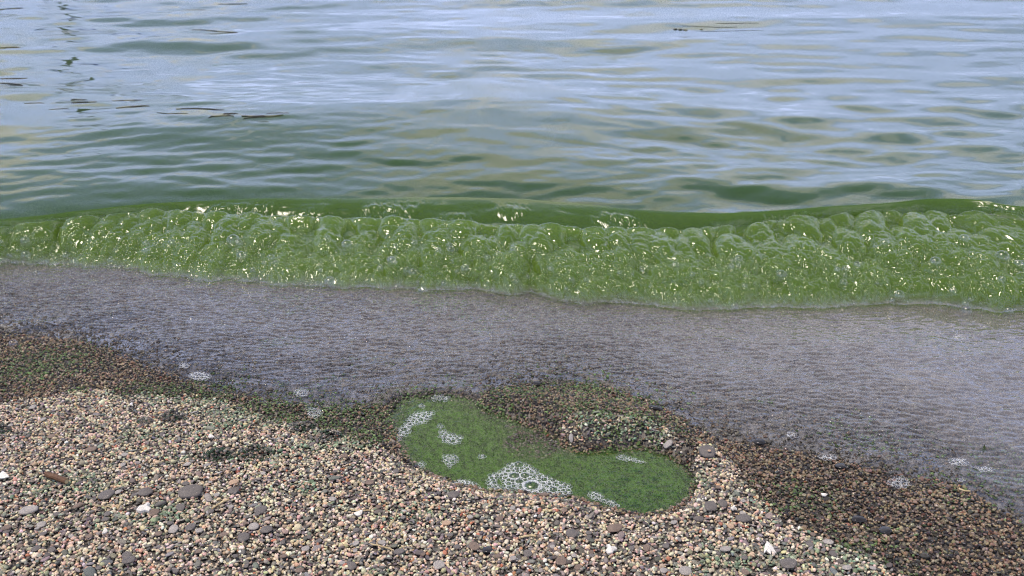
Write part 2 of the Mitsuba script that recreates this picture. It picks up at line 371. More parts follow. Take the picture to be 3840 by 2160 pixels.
# ------------------------------------------------------------------ pool in the hollow
pg = np.arange(-0.16, 0.26, 0.0016)
ph = np.arange(0.82, 1.13, 0.0016)
PXg, PYg = np.meshgrid(pg, ph)
inside = signed(POOL, PXg, PYg)
PZ = POOL_Z + 0.00022 * (FB(PXg, PYg, 120, 101, 3) - .5) * 2
PZ = np.where(inside < -0.008, np.minimum(PZ, lie(PXg, PYg) - 0.004), PZ)
pf = grid_faces(len(pg), len(ph))
ok = (inside.ravel() > -0.016)[pf].all(1)
add('pool_water', (np.stack([PXg, PYg, PZ], -1).reshape(-1, 3), pf[ok]), 'pool_skin', smooth=True, interior={'type': 'ref', 'id': 'pool_medium'},
    label='puddle of thick green algae water in a hollow of the gravel', kind='structure')

# ------------------------------------------------------------------ gravel
ICO = trimesh.creation.icosahedron()
IV, IF = np.array(ICO.vertices), np.array(ICO.faces)
OV = np.array([[1, 0, 0], [-1, 0, 0], [0, 1, 0], [0, -1, 0], [0, 0, 1], [0, 0, -1]], float)
OF = np.array([[0, 2, 4], [2, 1, 4], [1, 3, 4], [3, 0, 4], [2, 0, 5], [1, 2, 5], [3, 1, 5], [0, 3, 5]])


def grains(pos, dims, yaw, tilt, tdir, col, seed, v0=IV, f0=IF, jit=0.16):
    g = np.random.RandomState(seed)
    n = len(pos)
    protos = np.stack([v0 * (1 + g.uniform(-jit, jit, (len(v0), 1))) for _ in range(40)])
    v = protos[g.randint(0, 40, n)] * dims[:, None, :] / 2
    c, s = np.cos(yaw)[:, None], np.sin(yaw)[:, None]
    v = np.stack([v[..., 0] * c - v[..., 1] * s, v[..., 0] * s + v[..., 1] * c, v[..., 2]], -1)
    k = np.stack([np.cos(tdir), np.sin(tdir), 0 * tdir], -1)[:, None, :]
    ct, st = np.cos(tilt)[:, None, None], np.sin(tilt)[:, None, None]
    v = v * ct + np.cross(np.broadcast_to(k, v.shape), v) * st + k * (v * k).sum(-1, keepdims=True) * (1 - ct)
    v = v + pos[:, None, :]
    f = f0[None] + (np.arange(n) * len(v0))[:, None, None]
    return v.reshape(-1, 3), f.reshape(-1, 3), np.repeat(col, len(v0), 0)


PAL = np.array([[.105, .098, .096], [.155, .145, .14], [.22, .205, .195], [.51, .425, .315], [.61, .53, .41], [.66, .62, .54], [.48, .34, .25], [.38, .17, .11], [.25, .24, .19], [.36, .30, .23]])
PW = np.array([.12, .13, .14, .18, .14, .06, .08, .02, .06, .07])


def sizes(y, x):
    return np.interp(y, [0.62, 0.8, 0.95, 1.15, 1.4], [0.0035, 0.0034, 0.0031, 0.0027, 0.0028])


def cell01(x, y):
    v = np.sin(x * 91713.7 + y * 47123.3) * 43758.5453
    return v - np.floor(v)


def zones(x, y):
    nz_ = 0.055 * (FB(x, y, 18, 111, 4) - .5) + 0.016 * (cell01(x, y) - .5)
    wet = y + nz_ > dry_edge(x)
    cap = signed(MOUND_CAP, x, y) + 0.4 * nz_
    pool = signed(POOL, x, y)
    damp = cell01(x, y) < 0.45
    wet = wet & ~((cap > 0) & ~damp)
    wet |= (pool > -0.012 + 0.2 * nz_) & (x < 0.25) & (y > 0.95)
    wet |= (pool > -0.004)
    film = y > film_edge(x) - 0.004
    sub = (film & (signed(MOUND_CAP, x, y) < -0.02)) | (pool > 0.004)
    return wet, sub, film


def algae_amount(x, y):
    a = 0.55 * sstep(0.60, 0.74, FB(x, y, 9, 121, 4))
    for (uu, vv, r, s) in ((90, 930, .06, .65), (150, 905, .05, .5), (1450, 965, .07, .55), (1330, 985, .05, .7), (1620, 990, .05, .5), (1620, 1090, .045, .85), (1500, 1060, .05, .6), (1560, 1100, .04, .8), (1710, 1200, .03, .8), (1690, 1100, .02, .5),
                           (2190, 1085, .05, .55), (2560, 1170, .09, .6), (980, 1050, .03, .6), (1250, 1030, .04, .7), (200, 1245, .03, .5), (420, 1310, .022, .8), (120, 1250, .025, .5), (700, 1150, .02, .4), (2000, 1260, .04, .4),
                           (2170, 1390, .05, .3), (300, 1330, .015, .6), (1030, 1300, .02, .4), (700, 1000, .05, .25)):
        w = P(uu, vv, Z_SHORE)
        a = np.maximum(a, s * np.exp(-((x - w[0]) ** 2 + (y - w[1]) ** 2 * 1.6) / (r * r)) * (0.4 + 1.2 * FB(x, y, 60, 122, 2)))
    return np.clip(a, 0, 0.85)


rs = np.random.RandomState(21)
x0, x1, y0, y1 = -1.0, 1.0, 0.58, 1.78
cand = 480000
gxp, gyp = rs.uniform(x0, x1, cand), rs.uniform(y0, y1, cand)
half = 0.18 + 0.58 * (gyp + 0.05)
keep = (np.abs(gxp) < half) & (gyp < foot(gxp) + 0.05)
gxp, gyp = gxp[keep], gyp[keep]
sz = sizes(gyp, gxp)
area = (x1 - x0) * (y1 - y0)
dens = np.where(gyp < film_edge(gxp), 1.55, 0.62) / sz ** 2
keep = rs.rand(len(sz)) < dens / (cand / area)
gxp, gyp, sz = gxp[keep], gyp[keep], sz[keep]
n = len(gxp)
sz = sz * np.exp(rs.normal(0, 0.26, n))
wet, sub, film = zones(gxp, gyp)
ci = rs.choice(len(PAL), n, p=PW / PW.sum())
col = PAL[ci] * (0.8 + 0.4 * rs.rand(n, 1)) * (1 + 0.08 * rs.normal(0, 1, (n, 3)))
flat = (ci <= 2) & (rs.rand(n) < 0.75)
big_ = flat & (rs.rand(n) < 0.10) & ~wet
sz = np.where(big_, sz * 1.7, sz)
dims = np.stack([sz * rs.uniform(1.0, 1.35, n), sz * rs.uniform(.75, 1.0, n), sz * np.where(flat, rs.uniform(.2, .38, n), rs.uniform(.55, .85, n))], -1)
dims[flat, 0] *= 1.25
alg = algae_amount(gxp, gyp)
hit = ((rs.rand(n) < alg * 0.85) & ~big_)[:, None]
acol = np.where(rs.rand(n, 1) < .5, np.array([[.075, .135, .08]]), np.array([[.13, .24, .155]])) * rs.uniform(.6, 1.5, (n, 1))
col = np.where(hit, col * 0.3 + acol * 0.75, col * (1 - 0.3 * alg[:, None]) + 0.3 * alg[:, None] * acol)
wcol = col * np.where(col.mean(1, keepdims=True) < .25, 0.23, 0.36) * np.where(sub[:, None], np.array([[.92, .97, 1.0]]), np.array([[1.16, 1.04, .88]]))
wcol = np.where(sub[:, None], 0.5 * wcol + 0.5 * wcol.mean(0), wcol)
wcol = np.where(hit, acol * [0.80, 0.66, 0.36], wcol)
col = np.where(wet[:, None], wcol * (0.70 + 0.75 * FB(gxp, gyp, 16, 131, 3))[:, None], col * [1.14, 1.12, 1.06])
col = np.clip(col, 0.008, 0.8)
gz = lie(gxp, gyp) + sz * rs.uniform(-.30, .28, n)
pos = np.stack([gxp, gyp, gz], -1)
yaw, tilt, tdir = rs.rand(n) * 6.283, np.where(flat, np.abs(rs.normal(0, .28, n)), rs.rand(n) * 1.2), rs.rand(n) * 6.283
for key, sel, mat, lab, v0, f0 in (('dry_gravel', ~wet, 'dry_stone', 'dry mixed gravel of tan, pink, cream and grey grains across the foreground', IV, IF),
                                   ('wet_gravel', wet & ~sub, 'wet_stone', 'dark glistening wet gravel along the water line', IV, IF),
                                   ('submerged_gravel', wet & sub, 'wet_stone', 'dark fine gravel lying under the thin water', OV, OF)):
    v, f, c = grains(pos[sel], dims[sel] * (1.0 if v0 is IV else 1.3), yaw[sel], tilt[sel], tdir[sel], col[sel], 31, v0, f0)
    add(key, (v, f), mat, smooth=True, color=c, label=lab, category='gravel', kind='stuff')

# ------------------------------------------------------------------ algae granules drifting on the pool
rs = np.random.RandomState(51)
q = np.stack([rs.uniform(POOL[:, 0].min(), POOL[:, 0].max(), 60000), rs.uniform(POOL[:, 1].min(), POOL[:, 1].max(), 60000)], -1)
pin = signed(POOL, q[:, 0], q[:, 1])
q = q[(pin > 0.001) & (FB(q[:, 0], q[:, 1], 420, 52, 2) > 0.52)][:8000]
n = len(q)
r_ = rs.uniform(0.0006, 0.0012, n)
gc = np.where(rs.rand(n, 1) < 0.6, np.array([[.058, .110, .030]]), np.array([[.078, .14, .038]])) * rs.uniform(.7, 1.3, (n, 1))
v, f, c = grains(np.stack([q[:, 0], q[:, 1], np.full(n, POOL_Z - 0.0004)], -1), np.stack([r_ * 2.2, r_ * 2, r_ * 0.9], -1), rs.rand(n) * 6.28, rs.rand(n) * .4, rs.rand(n) * 6.28, gc, 54, OV, OF)
add('algae_granules', (v, f), 'algae', smooth=True, color=c, label='tiny green algae granules drifting on the puddle', category='algae', kind='stuff')

# ------------------------------------------------------------------ flat pebbles that can be told apart
def slate_mesh(w, d, h, seed, corners=2.4, n=11):
    g = np.random.RandomState(seed)
    a = np.arange(n) / n * 6.283 + g.uniform(-.15, .15, n)
    r = (np.abs(np.cos(a)) ** corners + np.abs(np.sin(a)) ** corners) ** (-1 / corners) * (1 + g.uniform(-.09, .09, n))
    o = np.stack([np.cos(a) * r * w / 2, np.sin(a) * r * d / 2], -1)
    V = [np.append(o * s, np.full((n, 1), z), 1) for s, z in ((0.78, -h / 2), (1.0, -h * .08), (0.97, h * .2), (0.80, h / 2))]
    V = np.vstack(V + [[[0, 0, h * 0.56]]])
    F_ = []
    for k in range(3):
        for i in range(n):
            j = (i + 1) % n
            F_ += [[k * n + i, k * n + j, (k + 1) * n + j], [k * n + i, (k + 1) * n + j, (k + 1) * n + i]]
    F_ += [[3 * n + i, 3 * n + (i + 1) % n, 4 * n] for i in range(n)]
    V[:, 2] += 0.06 * h * g.normal(0, 1, len(V))
    return V, np.array(F_)


def ground_frame(x, y, yaw, lean=0.0, lean_dir=0.0):
    e = 0.006
    nx_, ny_ = -(lie(x + e, y) - lie(x - e, y)) / (2 * e), -(lie(x, y + e) - lie(x, y - e)) / (2 * e)
    nrm = np.array([float(nx_), float(ny_), 1.0])
    nrm += math.tan(lean) * np.array([math.cos(lean_dir), math.sin(lean_dir), 0])
    nrm /= np.linalg.norm(nrm)
    xa = np.array([math.cos(yaw), math.sin(yaw), 0])
    xa -= nrm * (xa @ nrm)
    xa /= np.linalg.norm(xa)
    M = np.eye(4)
    M[:3, 0], M[:3, 1], M[:3, 2] = xa, np.cross(nrm, xa), nrm
    return M


def on_ground(mesh, x, y, lift, yaw, lean=0.0, lean_dir=0.0):
    M = ground_frame(x, y, yaw, lean, lean_dir)
    return np.asarray(mesh[0]) @ M[:3, :3].T + [x, y, float(lie(x, y)) + lift], mesh[1]


taken = []
# (photo x, photo y, width px, depth/width, yaw degrees, lean degrees, material, key, label)
NOTED = [
    (2954, 2121, 60, .72, 0, 8, 'slate_stone', 'pebble', 'broad flat grey oval pebble near the lower right, below the white shell fragment'),
    (716, 1856, 84, .55, 14, 16, 'slate_stone', 'pebble', 'long dark grey slate with white flecks tilted up beside an orange pebble'),
    (400, 1864, 54, .85, -20, 6, 'slate_stone', 'pebble', 'angular dark slate chip with white specks, right of the brown stick'),
    (547, 1857, 48, .62, 22, 14, 'slate_stone', 'pebble', 'dark slate leaning to the left, between the speckled chip and the long slate'),
    (108, 1921, 60, .6, 3, 6, 'pale_stone', 'pebble', 'smooth grey long pebble lying below and left of the brown stick'),
    (913, 2021, 42, .85, 5, 6, 'slate_stone', 'pebble', 'round grey pebble below the pair of pale ovals in the left foreground'),
    (881, 1833, 36, .75, -8, 5, 'tan_stone', 'pebble', 'tan oval pebble resting on a dark slate right of the long slate'),
    (877, 1849, 40, .7, 10, 8, 'slate_stone', 'pebble', 'dark slate half under the tan oval pebble'),
    (484, 2108, 46, .68, 18, 7, 'slate_stone', 'pebble', 'grey oval pebble near the bottom edge in the left foreground'),
    (652, 1990, 32, 1.0, 0, 5, 'pale_stone', 'pebble', 'pale grey round pebble below the rough white chunk'),
    (345, 1691, 36, .7, 4, 6, 'brown_slate', 'pebble', 'brownish flat oval pebble above and right of the brown stick'),
    (952, 1980, 36, .75, 0, 5, 'pale_stone', 'pebble', 'pale grey-green oval pebble in the left foreground beside a brown one'),
    (1000, 1992, 44, .7, 15, 9, 'slate_stone', 'pebble', 'dark angular slate right of the pale grey-green oval pebble'),
    (678, 1912, 30, .95, 40, 16, 'slate_stone', 'pebble', 'dark grey pebble standing on edge below the long dark slate'),
    (295, 1903, 38, .55, 50, 14, 'brown_slate', 'pebble', 'narrow brown slate tilted upward below the speckled slate chip'),
    (580, 1930, 36, .8, -12, 6, 'brown_slate', 'pebble', 'brown-grey flat chip just above the rough white chunk'),
    (2303, 1990, 52, .75, 0, 7, 'brown_slate', 'pebble', 'wide brown-grey flat pebble in the foreground below the puddle\'s right end'),
    (2144, 2010, 46, .75, -6, 7, 'slate_stone', 'pebble', 'dark flat pebble left of the wide brown-grey one below the puddle'),
    (1387, 1816, 34, .8, 0, 6, 'brown_slate', 'pebble', 'brown flat pebble on the gravel left of the puddle\'s near shore'),
    (1778, 2056, 36, 1.0, 30, 8, 'brown_slate', 'pebble', 'rounded brown pebble in the foreground left of the wet black one'),
    (1828, 2068, 38, .7, 15, 7, 'wet_slate', 'pebble', 'shiny black pebble in the middle of the foreground'),
    (1700, 1862, 46, .5, 5, 14, 'slate_stone', 'pebble', 'thin dark slate jutting from the gravel under the shore foam'),
    (2040, 1857, 40, .6, 0, 5, 'brown_slate', 'pebble', 'grey-brown flat pebble at the puddle\'s rim touching the biggest foam patch'),
    (2141, 1665, 17, 1.5, 8, 38, 'pale_stone', 'pebble', 'small pale grey oval pebble standing upright at the foot of the mound'),
    (2503, 1691, 40, .5, 24, 18, 'pale_stone', 'pebble', 'greenish grey slate sticking out of the mound above the puddle\'s right end'),
    (2013, 1439, 28, .7, 0, 4, 'wet_slate', 'pebble', 'dark slate on top of the mound\'s back in shallow green water'),
    (2457, 1534, 54, .6, -12, 4, 'wet_slate', 'pebble', 'bluish dark slate lying in the backwash behind the mound'),
    (2650, 1705, 62, .75, 0, 7, 'slate_stone', 'pebble', 'large dark oval pebble right of the puddle, holding a small orange pebble'),
    (2664, 1898, 46, .85, 0, 8, 'slate_stone', 'pebble', 'dark round pebble below the large oval one right of the puddle'),
    (2847, 1662, 42, .6, 0, 5, 'wet_slate', 'pebble', 'wet black slate at the water line right of the mound'),
    (3151, 1752, 36, .8, 0, 6, 'wet_slate', 'pebble', 'wet black pebble among froth on the dark gravel at the right'),
    (3220, 1955, 50, .45, -4, 6, 'wet_slate', 'pebble', 'long wet black slate on the dark wet gravel at the lower right'),
    (3318, 1996, 44, .75, 0, 8, 'wet_slate', 'pebble', 'rounded wet black pebble below the long wet slate at the lower right'),
    (2712, 1888, 32, .8, 0, 8, 'slate_stone', 'pebble', 'small dark pebble overlapping the dark round one right of the puddle'),
    (2785, 1952, 56, .6, 0, 6, 'slate_stone', 'pebble', 'flat dark pebble half sunk in gravel above the white shell fragment'),
    (2740, 1979, 24, .8, 0, 5, 'tan_stone', 'pebble', 'orange-tan pebble in the dry gravel right of the puddle'),
    (2658, 1714, 13, .7, 20, 0, 'tan_stone', 'pebble', 'little orange pebble lying on the large dark oval one'),
    (741, 1832, 22, .6, 30, 12, 'tan_stone', 'pebble', 'small orange pebble at the upper tip of the long dark slate'),
    (1675, 1970, 34, .75, 10, 8, 'tan_stone', 'pebble', 'peach coloured pebble in the foreground below the shore foam'),
    (2720, 2066, 42, .4, 0, 5, 'pale_stone', 'pebble', 'flat grey bar-shaped pebble left of the white shell fragment'),
    (3105, 2040, 38, .55, -25, 10, 'pale_stone', 'pebble', 'pale grey flat pebble near the wet edge at the lower right'),
    (2570, 2148, 44, .8, 0, 6, 'pale_stone', 'pebble', 'pale rounded pebble cut by the bottom edge left of the white shell'),
    (1868, 2092, 26, .8, 20, 8, 'brown_slate', 'pebble', 'small brown pebble just below the shiny black one'),
]


def place_pebble(px, py, wpx, ratio, yaw, lean, mat, key, label, group=None, seed=0):
    w = F(px, py, Z_SHORE)
    w = F(px, py, float(lie(w[0], w[1])))
    dist_ = math.sqrt(w[0] ** 2 + w[1] ** 2 + (CAM_H - w[2]) ** 2)
    width = wpx / (FPX * 1.4907) * dist_
    h = width * (0.2 if ratio < 1.3 else 0.35)
    mesh = slate_mesh(width, width * ratio * 1.35, h, 900 + seed)
    lift = 0.0014 + h * 0.35 + (0.006 if 'on the large' in label or 'resting on' in label else 0)
    m = on_ground(mesh, w[0], w[1], lift + 0.5 * width * ratio * math.sin(math.radians(lean)) * .6, math.radians(yaw), math.radians(lean), -1.57 if seed % 2 else 2.6)
    taken.append((w[0], w[1], width))
    return add(key, m, mat, smooth=40, label=label, category='pebble', group=group)


for i, row in enumerate(NOTED):
    place_pebble(*row, seed=i)

rs = np.random.RandomState(77)
GROUPS = [(lambda u, v: u < 1250 and v > 1850, 'flat grey or brown slate pebble lying in the dry gravel of the left foreground', 'slate pebbles in the left foreground', 60, 0),
          (lambda u, v: 1250 <= u < 2500 and v > 1900, 'flat grey or brown slate pebble lying in the dry gravel below the puddle', 'slate pebbles below the puddle', 45, 0),
          (lambda u, v: u < 1500 and v <= 1850, 'flat slate pebble in the dry gravel further up the left side', 'slate pebbles up the left side', 30, 0),
          (lambda u, v: u >= 2500, 'flat slate pebble in the dry gravel at the lower right', 'slate pebbles at the lower right', 20, 0)]
for fn, lab, grp, count, _ in GROUPS:  # each colour of each area under its own label
    made, tries = 0, 0
    while made < count and tries < 6000:
        tries += 1
        px, py = rs.uniform(0, 3840), rs.uniform(1500, 2155)
        if not fn(px, py):
            continue
        w = F(px, py, Z_SHORE)
        wet_, _, _ = zones(np.array([w[0]]), np.array([w[1]]))
        wpx = float(np.exp(rs.normal(math.log(21), .25))) * np.interp(py, [1500, 2150], [.7, 1.12])
        width = wpx / 3688 * 1.1
        if wet_[0] or signed(POOL, w[0:1], w[1:2])[0] > -0.02 or any(math.hypot(w[0] - a, w[1] - b) < 0.6 * (c + width) for a, b, c in taken):
            continue
        mat, tone = [('slate_stone', 'dark grey'), ('slate_stone', 'dark grey'), ('brown_slate', 'brownish'), ('pale_stone', 'pale grey')][rs.randint(4)]
        place_pebble(px, py, wpx, rs.uniform(.6, .95), rs.normal(0, 22), abs(rs.normal(4, 5)), mat, 'slate_pebble', lab.replace('flat grey or brown slate', f'{tone} flat slate').replace('flat slate pebble in', f'{tone} flat slate pebble in'), f'{tone} {grp}', 100 + made)
        made += 1


# ------------------------------------------------------------------ stick, straws, shells, clumps
def tube(points, radii, n=8):
    p = np.asarray(points, float)
    r = np.broadcast_to(radii, len(p))
    t = np.gradient(p, axis=0)
    t /= np.linalg.norm(t, axis=1, keepdims=True)
    up = np.array([0.1, 0.05, 1.0])
    a = np.cross(t, up)
    a /= np.linalg.norm(a, axis=1, keepdims=True)
    b = np.cross(t, a)
    ang = np.arange(n) / n * 6.2832
    ring = p[:, None] + r[:, None, None] * (np.cos(ang)[None, :, None] * a[:, None] + np.sin(ang)[None, :, None] * b[:, None])
    m = len(p)
    V = np.vstack([ring.reshape(-1, 3), p[:1], p[-1:]])
    F_ = []
    for i in range(m - 1):
        for k in range(n):
            k2 = (k + 1) % n
            F_ += [[i * n + k, (i + 1) * n + k2, i * n + k2], [i * n + k, (i + 1) * n + k, (i + 1) * n + k2]]
    for k in range(n):
        F_ += [[m * n, k, (k + 1) % n], [m * n + 1, (m - 1) * n + (k + 1) % n, (m - 1) * n + k]]
    return V, np.array(F_)[:, ::-1]


def ground_line(p0, p1, n, bow, lift, seed):
    g = np.random.RandomState(seed)
    a, b = F(*p0, Z_SHORE), F(*p1, Z_SHORE)
    s = np.linspace(0, 1, n)
    xy = a[:2] + (b - a)[:2] * s[:, None]
    side = np.array([-(b - a)[1], (b - a)[0]])
    xy = xy + side * (bow * np.sin(s * 3.14))[:, None] + g.normal(0, .0004, xy.shape)
    z = lie(xy[:, 0], xy[:, 1])
    z = np.maximum(np.interp(s, [0, 1], [z[0], z[-1]]), z) + lift
    return np.column_stack([xy, z])


pts = ground_line((183, 1822), (261, 1853), 9, 0.01, 0.0058, 1)
stick = thing('stick', 'short brown stick lying on the dry gravel in the left foreground', 'stick')
add('bark', tube(pts, 0.0033 * np.array([.88, 1, .97, 1.05, .96, 1.0, 1.03, .98, .9]), 10), 'brown_wood', stick, smooth=35)
ends = [np.array([pts[0] + (pts[0] - pts[1]) * .02 * k for k in (0, 1)]), np.array([pts[-1] + (pts[-1] - pts[-2]) * .02 * k for k in (0, 1)])]
for e in ends:
    add('cut_end', tube(e, 0.0025, 10), 'straw', stick, smooth=35)
for p0, p1, bow, rad, lab in (((797, 1946), (864, 1908), .05, .0011, 'pale straw stem slanting up to the right below the long dark slate'),
                              ((449, 1947), (467, 1921), .06, .0012, 'short pale straw bit standing beside the rough white chunk'),
                              ((1489, 1943), (1448, 2024), .08, .0006, 'thin dry stem running down the foreground left of the puddle\'s foam'),
                              ((1312, 1942), (1392, 1946), -.1, .0008, 'thin tan stem lying level on the gravel left of the foreground\'s middle'),
                              ((1390, 2078), (1475, 2100), .05, .0008, 'brown dry stem near the bottom edge left of the shiny black pebble'),
                              ((1950, 2043), (2010, 2040), .1, .0012, 'bent olive stem on the gravel right of the shiny black pebble'),
                              ((3596, 1826), (3640, 1836), -.15, .0011, 'pale yellow stem on the dark wet gravel at the right'),
                              ((360, 1937), (425, 1945), .08, .0005, 'hair-thin pale fibre left of the rough white chunk')):
    add('straw', tube(ground_line(p0, p1, 8, bow, 0.0026, 3), rad, 6), 'straw', smooth=True, label=lab, category='straw')

# rough white chunk, shells and chips
def shard(outline, thick, seed, dome=0.3):
    g = np.random.RandomState(seed)
    o = np.asarray(outline, float)
    n = len(o)
    c = o.mean(0)
    V = np.vstack([np.column_stack([o, np.full(n, -thick / 2)]), np.column_stack([o * .97 + c * .03, np.full(n, thick / 2)]), np.column_stack([o * .55 + c * .45, np.full(n, thick / 2 + dome * thick * 2)]), [[*c, thick / 2 + dome * thick * 3]]])
    V[2 * n:, 2] += g.normal(0, .15 * thick, n + 1)
    F_ = []
    for k in range(2):
        for i in range(n):
            j = (i + 1) % n
            F_ += [[k * n + i, k * n + j, (k + 1) * n + j], [k * n + i, (k + 1) * n + j, (k + 1) * n + i]]
    F_ += [[2 * n + i, 2 * n + (i + 1) % n, 3 * n] for i in range(n)]
    return V, np.array(F_)


def place_shard(px, py, size, outline, thick, label, cat, key, mat='white_shell', lean=8, seed=1, yaw=0):
    w = F(px, py, Z_SHORE)
    o = np.asarray(outline, float) * size
    m = on_ground(shard(o, thick, seed), w[0], w[1], 0.004, math.radians(yaw), math.radians(lean), -1.57)
    add(key, m, mat, smooth=30, label=label, category=cat)


STAR = [(-.5, -.55), (-.22, -.30), (.02, -.62), (.15, -.32), (.52, -.5), (.36, .05), (.16, .5), (.0, .72), (-.16, .45), (-.36, .0)]
ROUGH = [(-.6, -.35), (-.2, -.55), (.2, -.38), (.55, -.5), (.62, -.1), (.3, .1), (.35, .5), (.05, .62), (-.12, .2), (-.5, .15)]
FAN = [(-.6, -.2), (-.3, -.5), (.1, -.48), (.6, -.3), (.3, 0.0), (.1, .15), (-.4, .5), (-.55, .2)]
place_shard(2879, 2084, .0125, STAR, .0012, 'bright white three-pronged shell fragment in the lower right foreground', 'shell', 'shell_fragment', lean=14)
place_shard(549, 1945, .0120, ROUGH, .0030, 'rough white chunk with a jagged outline in the left foreground', 'stone', 'white_chunk', lean=10, seed=3)
place_shard(28, 1822, .0110, FAN, .0012, 'white fan-shaped shell chip at the left edge beside the brown stick', 'shell', 'shell_fragment', lean=14, seed=4)
place_shard(1347, 1957, .0080, FAN, .0010, 'thin white shell chip under the level tan stem', 'shell', 'shell_fragment', seed=5, yaw=70)
place_shard(2286, 2093, .0095, ROUGH, .0020, 'white angular chip in the foreground below the wide brown-grey pebble', 'shell', 'shell_fragment', seed=6, yaw=40)
place_shard(401, 2041, .0060, FAN, .0012, 'tiny bright white chip near the bottom in the left foreground', 'shell', 'shell_fragment', seed=8, yaw=120, lean=18)
place_shard(3089, 1866, .0055, FAN, .0012, 'small bright white chip on the dark wet gravel right of the puddle', 'shell', 'shell_fragment', seed=9, yaw=30, lean=16)
place_shard(2748, 1931, .0055, ROUGH, .0015, 'small white pebble-like chip above the orange-tan pebble', 'shell', 'shell_fragment', seed=10, lean=12)
place_shard(798, 1662, .0065, FAN, .0014, 'small white chip on the left gravel below the dark clumps', 'shell', 'shell_fragment', seed=11, lean=14)

for px, py, w_, h_, lab in ((649, 1577, .034, .016, 'dark damp gravel clump standing on the dry gravel at the upper left'),
                            (823, 1727, .036, .012, 'damp gravel clump to the left of the greenish one on the left beach'),
                            (958, 1722, .044, .013, 'long greenish damp clump left of the puddle'),
                            (4, 1640, .026, .014, 'dark clump at the left edge of the dry gravel'),
                            (545, 1588, .018, .008, 'small dark clump beside the tallest clump at the upper left'),
                            (1238, 1648, .034, .012, 'dark damp clump on the gravel bank left of the puddle'),
                            (1140, 1612, .036, .012, 'dark ragged clump further left on the bank beside the wet gravel')):
    g = np.random.RandomState(int(px))
    w = F(px, py, Z_SHORE)
    n = 190
    a, rr = g.rand(n) * 6.283, np.sqrt(g.rand(n))
    x, y = w[0] + np.cos(a) * rr * w_ / 2, w[1] + np.sin(a) * rr * w_ * .38
    z = lie(x, y) + h_ * (1 - rr ** 2) * (0.4 + .6 * FB(x, y, 120, 7, 2)) * g.uniform(.4, 1, n)
    d_ = g.uniform(.0026, .0042, n)
    ci = g.choice(len(PAL), n, p=PW / PW.sum())
    green = g.rand(n, 1) < (.5 if 'green' in lab else .25)
    cc = np.where(green, np.array([[.035, .06, .03]]), PAL[ci] * .42)
    v, f, c = grains(np.stack([x, y, z], -1), np.stack([d_ * 1.2, d_, d_ * .7], -1), g.rand(n) * 6.28, g.rand(n), g.rand(n) * 6.28, cc, 5)
    add('gravel_clump', (v, f), 'wet_stone', smooth=True, color=c, label=lab, category='clump')


# ------------------------------------------------------------------ foam
def ring_mesh(cx_, cy_, cz_, r, tr, n, k=4):
    a = np.arange(n) / n * 6.2832
    b = np.arange(k) / k * 6.2832
    A, B = np.meshgrid(a, b, indexing='ij')
    V = np.stack([cx_ + (r + tr * np.cos(B)) * np.cos(A), cy_ + (r + tr * np.cos(B)) * np.sin(A), cz_ + tr * np.sin(B)], -1).reshape(-1, 3)
    i = np.arange(n * k).reshape(n, k)
    j, l = np.roll(i, -1, 0), np.roll(i, -1, 1)
    m = np.roll(j, -1, 1)
    return V, np.concatenate([np.stack([i, j, m], -1).reshape(-1, 3), np.stack([i, m, l], -1).reshape(-1, 3)])


def dome_mesh(cx_, cy_, cz_, r, squash=0.85, n=14, m=6):
    V, F_ = [], []
    for i in range(m):
        t = i / m * math.pi / 2
        for k in range(n):
            a = k / n * 6.2832
            V.append([cx_ + r * math.cos(t) * math.cos(a), cy_ + r * math.cos(t) * math.sin(a), cz_ + r * squash * math.sin(t)])
    V.append([cx_, cy_, cz_ + r * squash])
    for i in range(m - 1):
        for k in range(n):
            k2 = (k + 1) % n
            F_ += [[i * n + k, i * n + k2, (i + 1) * n + k2], [i * n + k, (i + 1) * n + k2, (i + 1) * n + k]]
    F_ += [[(m - 1) * n + k, (m - 1) * n + (k + 1) % n, m * n] for k in range(n)]
    return np.array(V), np.array(F_)


def join(meshes):
    vs, fs, o = [], [], 0
    for v, f in meshes:
        vs.append(np.asarray(v))
        fs.append(np.asarray(f) + o)
        o += len(v)
    return np.vstack(vs), np.vstack(fs)


